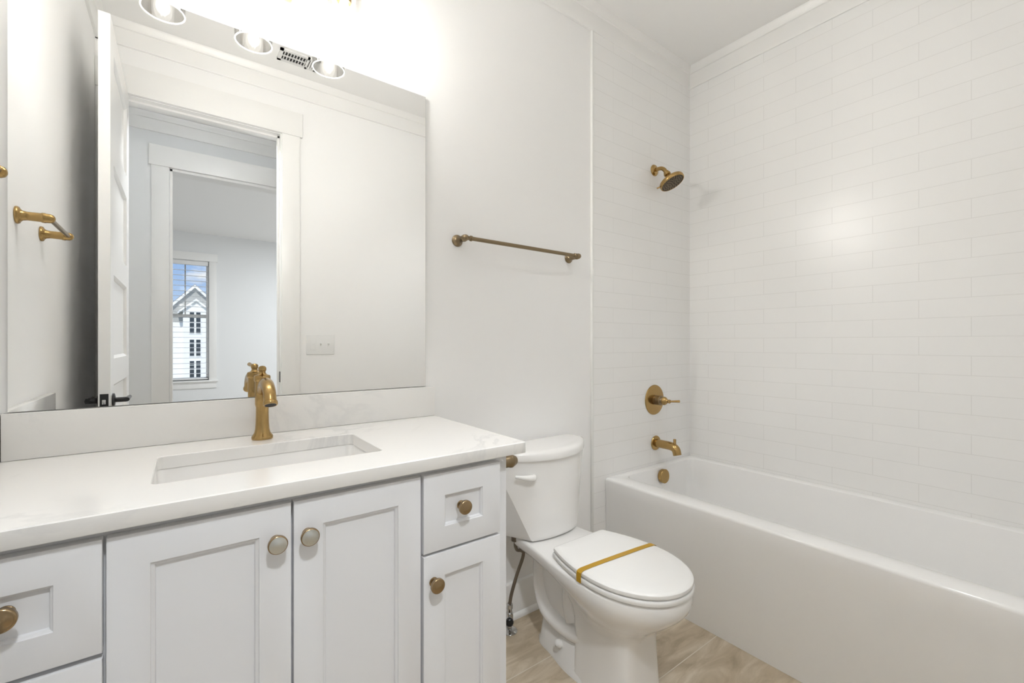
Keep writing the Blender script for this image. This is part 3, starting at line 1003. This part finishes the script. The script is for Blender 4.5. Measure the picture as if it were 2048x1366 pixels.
tb = thing('towel_bar', 'long brass towel bar on the white wall above the toilet', 'towel bar', (1.15, D, 1.555))
TZ, TY = 1.556, D - 0.066
for x in (0.852, 1.447):
    b = BM(); lathe(b, post_prof(0.066), (x, D, TZ), (0, -1, 0), 32)
    mk('post', b, M_brassd, tb, sharp=45)
b = BM(); tube(b, [(0.852, TY, TZ), (1.447, TY, TZ)], 0.0078, 20)
for x in (0.875, 1.424):
    lathe(b, [(0.0078, -0.004), (0.0105, -0.003), (0.0105, 0.003), (0.0078, 0.004)], (x, TY, TZ), (1, 0, 0), 20)
mk('bar', b, M_brassd, tb)

hb = thing('hand_towel_bar', 'short brass hand towel bar on the left wall, reflected in the mirror', 'towel bar', (XL, 1.165, 1.495))
for y in (1.04, 1.29):
    b = BM(); lathe(b, post_prof(0.062), (XL, y, 1.495), (1, 0, 0), 32)
    mk('post', b, M_brass, hb, sharp=45)
b = BM(); tube(b, [(XL + 0.062, 1.04, 1.495), (XL + 0.062, 1.29, 1.495)], 0.006, 20)
mk('bar', b, M_brassd, hb)

ph_ = thing('toilet_paper_holder', 'brass toilet paper holder on the vanity side beside the toilet tank', 'toilet paper holder', (VX1, 1.10, 0.815))
for y in (1.032, 1.185):
    b = BM(); lathe(b, [(r * (1.45 if h < 0.062 else 1.25), h) for r, h in post_prof(0.066)], (VX1, y, 0.817), (1, 0, 0), 32)
    mk('post', b, M_brassd, ph_, sharp=45)
b = BM(); tube(b, [(VX1 + 0.062, 1.032, 0.817), (VX1 + 0.062, 1.185, 0.817)], 0.0075, 20)
mk('roller_bar', b, M_brassd, ph_)

# ================================================================== shower and tub fittings
TX = 2.092
shw = thing('overhead_shower', 'brass shower head on an angled arm high on the tiled end wall', 'shower head', (TX, TB, 2.115))
b = BM(); lathe(b, [(0, 0.0003), (0.031, 0.0003), (0.0315, 0.003), (0.0285, 0.008), (0.020, 0.012), (0.0125, 0.014), (0, 0.014)], (TX, TB, 2.115), (0, -1, 0), 36)
mk('flange', b, M_brass, shw)
b = BM()
arm = smooth_path([(TX, TB - 0.006, 2.115), (TX, TB - 0.040, 2.114), (TX, TB - 0.062, 2.102), (TX, TB - 0.078, 2.078)], 6)
tube(b, arm, 0.0105, 20)
mk('arm', b, M_brass, shw)
hd = Vector((0.10, -0.46, -0.88)).normalized()
ho_ = Vector((TX, TB - 0.077, 2.080))
b = BM()
lathe(b, [(0, -0.004), (0.014, -0.004), (0.0145, 0.004), (0.018, 0.006), (0.018, 0.016), (0.014, 0.019), (0.0165, 0.024), (0.022, 0.030), (0.034, 0.038), (0.050, 0.047), (0.0635, 0.053), (0.066, 0.057),
          (0.066, 0.070), (0.064, 0.073), (0.060, 0.0735), (0.059, 0.071), (0, 0.071)], ho_, hd, 56)
hh = mk('head', b, M_brass, shw, sharp=40)
d_, a_, b_ = basis(hd)
b = BM(); lathe(b, [(0.0588, 0.0711), (0.0588, 0.0716), (0, 0.0716)], ho_, hd, 48)
mk('spray_face', b, M_face, hh, label='darker spray face plate')
b = BM()
for rr_, nn in ((0.0545, 26), (0.044, 20), (0.033, 14), (0.021, 9), (0.010, 5)):
    for k in range(nn):
        t = 2 * math.pi * k / nn + rr_ * 40
        lathe(b, [(0.0034, 0.0705), (0.0033, 0.0735), (0.0020, 0.0745), (0, 0.0747)], ho_ + (a_ * math.cos(t) + b_ * math.sin(t)) * rr_, hd, 8)
mk('nozzles', b, M_nozzle, hh, label='dark rubber spray nozzles')
b = BM()
w = Vector((-1, 0, 0)) * 0.55 + (b_ * -1) * 0.8
w = (w - hd * w.dot(hd)).normalized()
tube(b, [ho_ + hd * 0.063 + w * 0.062, ho_ + hd * 0.063 + w * 0.084], [0.0042, 0.0036], 12)
mk('spray_lever', b, M_brass, hh)

sv = thing('shower_valve', 'round brass shower valve trim with a lever, below the shower head', 'shower valve', (TX, TB, 0.846))
VZ = 0.846
b = BM(); lathe(b, [(0, 0.0003), (0.082, 0.0003), (0.0828, 0.002), (0.081, 0.0055), (0.074, 0.008), (0.030, 0.009), (0, 0.009)], (TX, TB, VZ), (0, -1, 0), 64)
mk('escutcheon', b, M_brass, sv)
b = BM(); lathe(b, [(0, 0.008), (0.0265, 0.008), (0.0265, 0.024), (0.025, 0.0255), (0.0265, 0.027), (0.0265, 0.044), (0.0245, 0.0465), (0.0225, 0.0475), (0.0225, 0.058), (0.020, 0.062), (0, 0.062)], (TX, TB, VZ), (0, -1, 0), 40)
hub = mk('hub', b, M_brassd, sv)
b = BM()
lathe(b, [(0, 0.060), (0.0225, 0.060), (0.0235, 0.064), (0.021, 0.072), (0.014, 0.080), (0.0095, 0.085), (0.0085, 0.090), (0.0105, 0.093), (0.0105, 0.098), (0.0080, 0.101), (0, 0.102)], (TX, TB, VZ), (0, -1, 0), 32)
q = Vector((TX, TB - 0.094, VZ)); dq = Vector((0.45, -0.85, 0.06)).normalized()
tube(b, [q, q + dq * 0.014, q + dq * 0.05, q + dq * 0.055], [0.0052, 0.0052, 0.0066, 0.0062], 16)
mk('lever', b, M_brass, hub)

ts = thing('tub_spout', 'brass tub spout with a pull-up diverter above the bathtub rim', 'tub spout', (TX + 0.012, TB, 0.606))
SXX, SZZ = TX + 0.012, 0.606
b = BM(); lathe(b, [(0, 0.0003), (0.040, 0.0003), (0.0405, 0.003), (0.038, 0.007), (0.026, 0.010), (0, 0.010)], (SXX, TB, SZZ), (0, -1, 0), 40)
mk('flange', b, M_brass, ts)
b = BM()
tube(b, smooth_path([(SXX, TB - 0.008, SZZ), (SXX, TB - 0.05, SZZ), (SXX, TB - 0.100, SZZ - 0.001), (SXX, TB - 0.126, SZZ - 0.013), (SXX, TB - 0.136, SZZ - 0.042)], 7),
     [0.0225, 0.0225, 0.0225, 0.0225, 0.0215], 32)
mk('body', b, M_brass, ts)
b = BM(); lathe(b, [(0.0075, 0.015), (0.0075, 0.043), (0.0065, 0.045), (0, 0.045)], (SXX, TB - 0.120, SZZ - 0.004), (0, 0, 1), 20)
mk('diverter_knob', b, M_brass, ts)

# ================================================================== bathtub
tub = thing('bathtub', 'white alcove bathtub with a flat apron along the tiled wall', 'bathtub', (2.067, 0.73, 0))
UX0, UX1, UY0, UY1, UZ = 1.690, 2.4445, DW + 0.001, TB - 0.0005, 0.486
b = BM()
IX0, IX1, IY0, IY1 = 1.792, 2.388, 0.06, 1.4485
n = 8
loft(b, [rrect(UX0 + 0.004, UX1, UY0, UY1, 0.004, 0.0005, n), rrect(UX0 + 0.004, UX1, UY0, UY1, 0.004, UZ - 0.10, n), rrect(UX0, UX1, UY0, UY1, 0.004, UZ - 0.06, n),
         rrect(UX0, UX1, UY0, UY1, 0.004, UZ - 0.012, n),
         rrect(UX0 + 0.0012, UX1, UY0, UY1, 0.005, UZ - 0.0065, n), rrect(UX0 + 0.0045, UX1, UY0, UY1, 0.006, UZ - 0.0022, n), rrect(UX0 + 0.010, UX1 - 0.001, UY0 + 0.001, UY1 - 0.001, 0.008, UZ, n),
         rrect(IX0 - 0.010, IX1 + 0.008, IY0 - 0.010, IY1 + 0.008, 0.055, UZ, n), rrect(IX0 - 0.003, IX1 + 0.002, IY0 - 0.003, IY1 + 0.002, 0.05, UZ - 0.003, n),
         rrect(IX0, IX1, IY0, IY1, 0.05, UZ - 0.012, n), rrect(IX0 + 0.020, IX1 - 0.020, IY0 + 0.10, IY1 - 0.012, 0.07, UZ - 0.20, n),
         rrect(IX0 + 0.035, IX1 - 0.035, IY0 + 0.17, IY1 - 0.028, 0.09, UZ - 0.32, n), rrect(IX0 + 0.06, IX1 - 0.06, IY0 + 0.21, IY1 - 0.055, 0.09, UZ - 0.365, n),
         rrect(IX0 + 0.10, IX1 - 0.10, IY0 + 0.26, IY1 - 0.10, 0.09, UZ - 0.38, n)], cap0=True, cap1=True)
mk('shell', b, M_tub, tub)
b = BM(); lathe(b, [(0, 0.0), (0.031, 0.0), (0.031, 0.006), (0.0375, 0.008), (0.0378, 0.024), (0.036, 0.0265), (0, 0.0275)], (2.095, IY1 - 0.0015, 0.436), (0, -1, 0.06), 44)
ov = mk('overflow_cover', b, M_brass, tub, label='round brass overflow cover')
b = BM(); box(b, 2.087, 2.103, IY1 - 0.012, IY1 - 0.002, 0.395, 0.402, 0.001)
mk('set_screw', b, M_chrome, ov)
b = BM(); lathe(b, [(0, 0), (0.034, 0), (0.034, 0.003), (0.03, 0.005), (0, 0.009)], (2.09, 1.22, UZ - 0.380), (0, 0, 1), 36)
mk('drain', b, M_brass, tub)

# ================================================================== toilet
KX = 1.187
def outline(yf, yb, hw, hb, ym, z, e=2.0, rc=0.03, nb=3, nsd=8, nf=14, convex=False):
    half = []
    rc = min(rc, hb * 0.9)
    for i in range(nb):
        half.append(((hb - rc) * i / nb, yb))
    for i in range(5):
        a = R(90 - 90 * i / 4)
        half.append((hb - rc + rc * math.cos(a), yb - rc + rc * math.sin(a)))
    for i in range(1, nsd + 1):
        s = i / nsd
        k = 1 - (1 - s) ** 2 if convex else s * s * (3 - 2 * s)
        half.append((hb + (hw - hb) * k, yb - rc + (ym - yb + rc) * s))
    for i in range(1, nf + 1):
        a = R(90 * i / nf)
        half.append((hw * math.cos(a) ** (2 / e) if i < nf else 0.0, ym - (ym - yf) * math.sin(a) ** (2 / e)))
    right = half
    left = [(-x, y) for x, y in half[-2:0:-1]]
    return [Vector((KX + x, y, z)) for x, y in right + left]

toi = thing('toilet', 'white two piece toilet between the vanity and the bathtub', 'toilet', (KX, 1.1, 0.0))
b = BM()
# rim, deck and bowl running down into the front pedestal
loft(b, [outline(0.872, 1.12, 0.112, 0.105, 1.00, 0.0, 5), outline(0.876, 1.12, 0.104, 0.098, 1.00, 0.03, 5), outline(0.880, 1.12, 0.097, 0.090, 1.00, 0.12, 5),
         outline(0.880, 1.13, 0.094, 0.085, 1.00, 0.20, 4.5), outline(0.868, 1.15, 0.100, 0.080, 1.00, 0.232, 3.2), outline(0.835, 1.19, 0.124, 0.078, 0.99, 0.262, 2.3),
         outline(0.795, 1.26, 0.147, 0.082, 0.98, 0.292, 2.15), outline(0.762, 1.36, 0.164, 0.095, 0.975, 0.322, 2.05), outline(0.744, 1.43, 0.173, 0.115, 0.97, 0.345, 2.0),
         outline(0.738, 1.455, 0.177, 0.128, 0.97, 0.362, 2.0), outline(0.738, 1.458, 0.177, 0.130, 0.97, 0.385, 2.0), outline(0.741, 1.456, 0.174, 0.128, 0.97, 0.392, 2.0),
         outline(0.749, 1.450, 0.168, 0.122, 0.97, 0.395, 2.0)], cap0=True, cap1=True)
# foot
loft(b, [outline(0.95, 1.350, 0.108, 0.085, 1.12, 0.0, 3, 0.07), outline(0.95, 1.350, 0.106, 0.084, 1.12, 0.012, 3, 0.07), outline(0.96, 1.345, 0.098, 0.080, 1.12, 0.022, 3, 0.07),
         outline(0.97, 1.335, 0.086, 0.072, 1.12, 0.085, 3, 0.065), outline(0.98, 1.325, 0.078, 0.065, 1.12, 0.098, 3, 0.06)], cap0=True, cap1=True)
# recessed web
loft(b, [outline(1.02, 1.33, 0.066, 0.060, 1.12, 0.08, 3), outline(1.02, 1.34, 0.066, 0.062, 1.12, 0.36, 3)], cap0=True, cap1=True)
# trapway bulge round the back
tr = smooth_path([(KX, 1.335, 0.375), (KX, 1.338, 0.29), (KX, 1.325, 0.20), (KX, 1.285, 0.138), (KX, 1.215, 0.118), (KX, 1.13, 0.120), (KX, 1.04, 0.14)], 6)
tube(b, tr, [0.036, 0.038, 0.040, 0.043, 0.044, 0.044, 0.040], 24, sx=2.15, side=(1, 0, 0))
tr = smooth_path([(KX, 1.15, 0.155), (KX, 1.17, 0.21), (KX, 1.16, 0.28), (KX, 1.12, 0.34)], 6)
tube(b, tr, [0.045, 0.043, 0.045, 0.05], 24, sx=1.85, side=(1, 0, 0))
mk('bowl', b, M_porc, toi, sharp=50)
for s in (-1, 1):
    b = BM(); lathe(b, [(0.014, -0.002), (0.014, 0.010), (0.011, 0.016), (0.005, 0.019), (0, 0.0195)], (KX + s * 0.088, 1.185, 0.065), (s * 0.75, 0, 0.65), 20)
    mk('bolt_cap', b, M_porc, toi)

def lid_ring(i, z):
    return outline(0.733 + i, 1.178 - i, 0.1775 - i, 0.134 - i, 0.955, z, 2.05, 0.012, convex=True)
b = BM()
loft(b, [lid_ring(0.006, 0.3965), lid_ring(0.001, 0.400), lid_ring(0.0, 0.405), lid_ring(0.0, 0.411), lid_ring(0.002, 0.414), lid_ring(0.010, 0.4155)], cap0=True, cap1=True)
mk('seat', b, M_seat, toi)
b = BM()
loft(b, [lid_ring(0.012, 0.4182), lid_ring(0.003, 0.4192), lid_ring(0.002, 0.423), lid_ring(0.003, 0.430), lid_ring(0.007, 0.4335), lid_ring(0.014, 0.4352), lid_ring(0.05, 0.4370)], cap0=True, cap1=True)
mk('seat_lid', b, M_seat, toi)
for s in (-1, 1):
    b = BM(); box(b, KX + s * 0.075 - 0.025, KX + s * 0.075 + 0.025, 1.170, 1.196, 0.3955, 0.411, 0.006, 3)
    mk('hinge', b, M_seat, toi)

def tank_ring(wb, wc, yb, yc, yf, z, rc=0.03):
    half = [((wb - rc) * i / 4, yb) for i in range(4)]
    for i in range(6):
        a = R(90 - 90 * i / 5)
        half.append((wb - rc + rc * math.cos(a), yb - rc + rc * math.sin(a)))
    y0 = yb - rc
    for i in range(1, 7):
        s = i / 6
        half.append((wb + (wc - wb) * s, y0 + (yc - y0) * s))
    for i in range(1, 15):
        s = 1 - i / 14
        half.append((wc * s, yf + (yc - yf) * abs(s) ** 2.2))
    return [Vector((KX + x, y, z)) for x, y in half + [(-x, y) for x, y in half[-2:0:-1]]]

b = BM()
def tk(t, z, i=0.0):
    """t: 0 at the bottom, 1 at the top"""
    L = lambda a, c: a + (c - a) * t
    return tank_ring(L(0.185, 0.245) - i, L(0.120, 0.246) - i, 1.474 - i, L(1.305, 1.390) + i * 0.3, L(1.282, 1.278) + i, z)
loft(b, [tk(0.0, 0.397, 0.016), tk(0.0, 0.400, 0.006), tk(0.02, 0.406, 0.0015), tk(0.05, 0.416), tk(0.25, 0.48), tk(0.5, 0.56), tk(0.75, 0.635), tk(1.0, 0.709)], cap0=True, cap1=True)
tank = mk('tank', b, M_porc, toi, sharp=28)
b = BM()
def ld(i, z):
    return tank_ring(0.252 - i, 0.252 - i, 1.490 - i, 1.392 + i * 0.3, 1.264 + i, z, 0.03)
loft(b, [ld(0.010, 0.7095), ld(0.001, 0.7105), ld(0.0, 0.714), ld(0.001, 0.732), ld(0.004, 0.738), ld(0.010, 0.7425), ld(0.018, 0.745), ld(0.030, 0.7462)], cap0=True, cap1=True)
mk('tank_lid', b, M_porc, toi)
b = BM()
fl = smooth_path([(1.076, 1.305, 0.648), (1.060, 1.290, 0.649), (1.030, 1.297, 0.653), (0.998, 1.318, 0.658)], 5)
tube(b, fl, [0.012, 0.0125, 0.0115, 0.0085, 0.005], 20)
lathe(b, [(0.014, -0.012), (0.014, 0.0), (0.012, 0.006), (0, 0.008)], (1.070, 1.308, 0.648), (-0.35, -0.93, 0), 24)
mk('flush_lever', b, M_seat, tank, label='white flush lever')
b = BM(); lathe(b, [(0, 0), (0.018, 0), (0.018, 0.03), (0.0, 0.03)], (1.064, 1.405, 0.3725), (0, 0, 1), 8)
mk('fill_nut', b, M_hose, tank)
b = BM(); lathe(b, [(0, 0), (0.014, 0), (0.014, 0.02), (0.0, 0.02)], (1.098, 1.40, 0.381), (0, 0, 1), 12)
mk('tank_bolt', b, M_porc, tank)

# amber strap taped over lid and seat
b = BM()
sw_ = 0.010
ysp = 0.985
def strap_pt(y):
    # half width of lid at y
    return 0.1775 * math.sqrt(max(0.0, 1 - ((0.955 - y) / (0.955 - 0.733)) ** 2)) if y < 0.955 else 0.1775 - (0.1775 - 0.134) * ((y - 0.955) / 0.21) ** 2
hwl = strap_pt(ysp) + 0.0012
prof = [(-hwl, 0.399), (-hwl - 0.0004, 0.416), (-hwl + 0.001, 0.4305), (-hwl + 0.006, 0.4350), (-hwl + 0.016, 0.4368), (-0.10, 0.4382), (0, 0.4384), (0.10, 0.4382), (hwl - 0.016, 0.4368), (hwl - 0.006, 0.4350), (hwl - 0.001, 0.4305), (hwl + 0.0004, 0.416), (hwl, 0.399)]
sk_ = -0.02
rows = []
for x, z in prof:
    k = x / hwl
    yy = ysp + sk_ * k * 0.7
    th = 0.0006
    up = Vector((0, 0, th)) if abs(k) < 0.93 else Vector((math.copysign(th, x), 0, th * 0.3))
    p = Vector((KX + x, yy, z))
    rows.append([p + Vector((0, -sw_, 0)), p + Vector((0, sw_, 0)), p + Vector((0, sw_, 0)) + up, p + Vector((0, -sw_, 0)) + up])
loft(b, rows, cap0=True, cap1=True)
mk('packing_strap', b, M_tape, label='amber packing strap taped across the closed toilet seat lid', cat='strap')

# supply line
su = thing('water_supply', 'grey supply hose and chrome stop valve behind the toilet, beside the vanity', 'water supply', (1.054, 1.43, 0))
b = BM(); lathe(b, [(0, 0.0005), (0.030, 0.0005), (0.031, 0.003), (0.026, 0.008), (0.012, 0.011), (0, 0.011)], (1.054, 1.43, 0), (0, 0, 1), 32)
mk('escutcheon', b, M_chrome, su)
b = BM()
lathe(b, [(0, 0.008), (0.009, 0.008), (0.009, 0.045), (0.014, 0.047), (0.014, 0.075), (0.010, 0.080), (0.010, 0.092), (0.0125, 0.093), (0.0125, 0.110), (0.008, 0.112), (0, 0.112)], (1.054, 1.43, 0), (0, 0, 1), 20)
lathe(b, [(0.009, 0), (0.009, 0.03), (0.006, 0.031), (0, 0.031)], (1.054, 1.43, 0.061), (-0.6, -0.8, 0), 16)
mk('stop_valve', b, M_chrome, su)
b = BM()
q = Vector((1.054, 1.43, 0.061)) + Vector((-0.6, -0.8, 0)) * 0.03
lathe(b, [(0, 0), (0.013, 0), (0.016, 0.004), (0.016, 0.014), (0.012, 0.018), (0, 0.018)], q, (-0.6, -0.8, 0), 10)
mk('valve_handle', b, M_black, su)
b = BM()
tube(b, smooth_path([(1.054, 1.43, 0.108), (1.066, 1.432, 0.15), (1.092, 1.432, 0.215), (1.118, 1.43, 0.270), (1.122, 1.427, 0.298), (1.104, 1.42, 0.315), (1.078, 1.411, 0.328), (1.065, 1.406, 0.350), (1.064, 1.405, 0.374)], 7), 0.0068, 14)
mk('hose', b, M_hose, su)
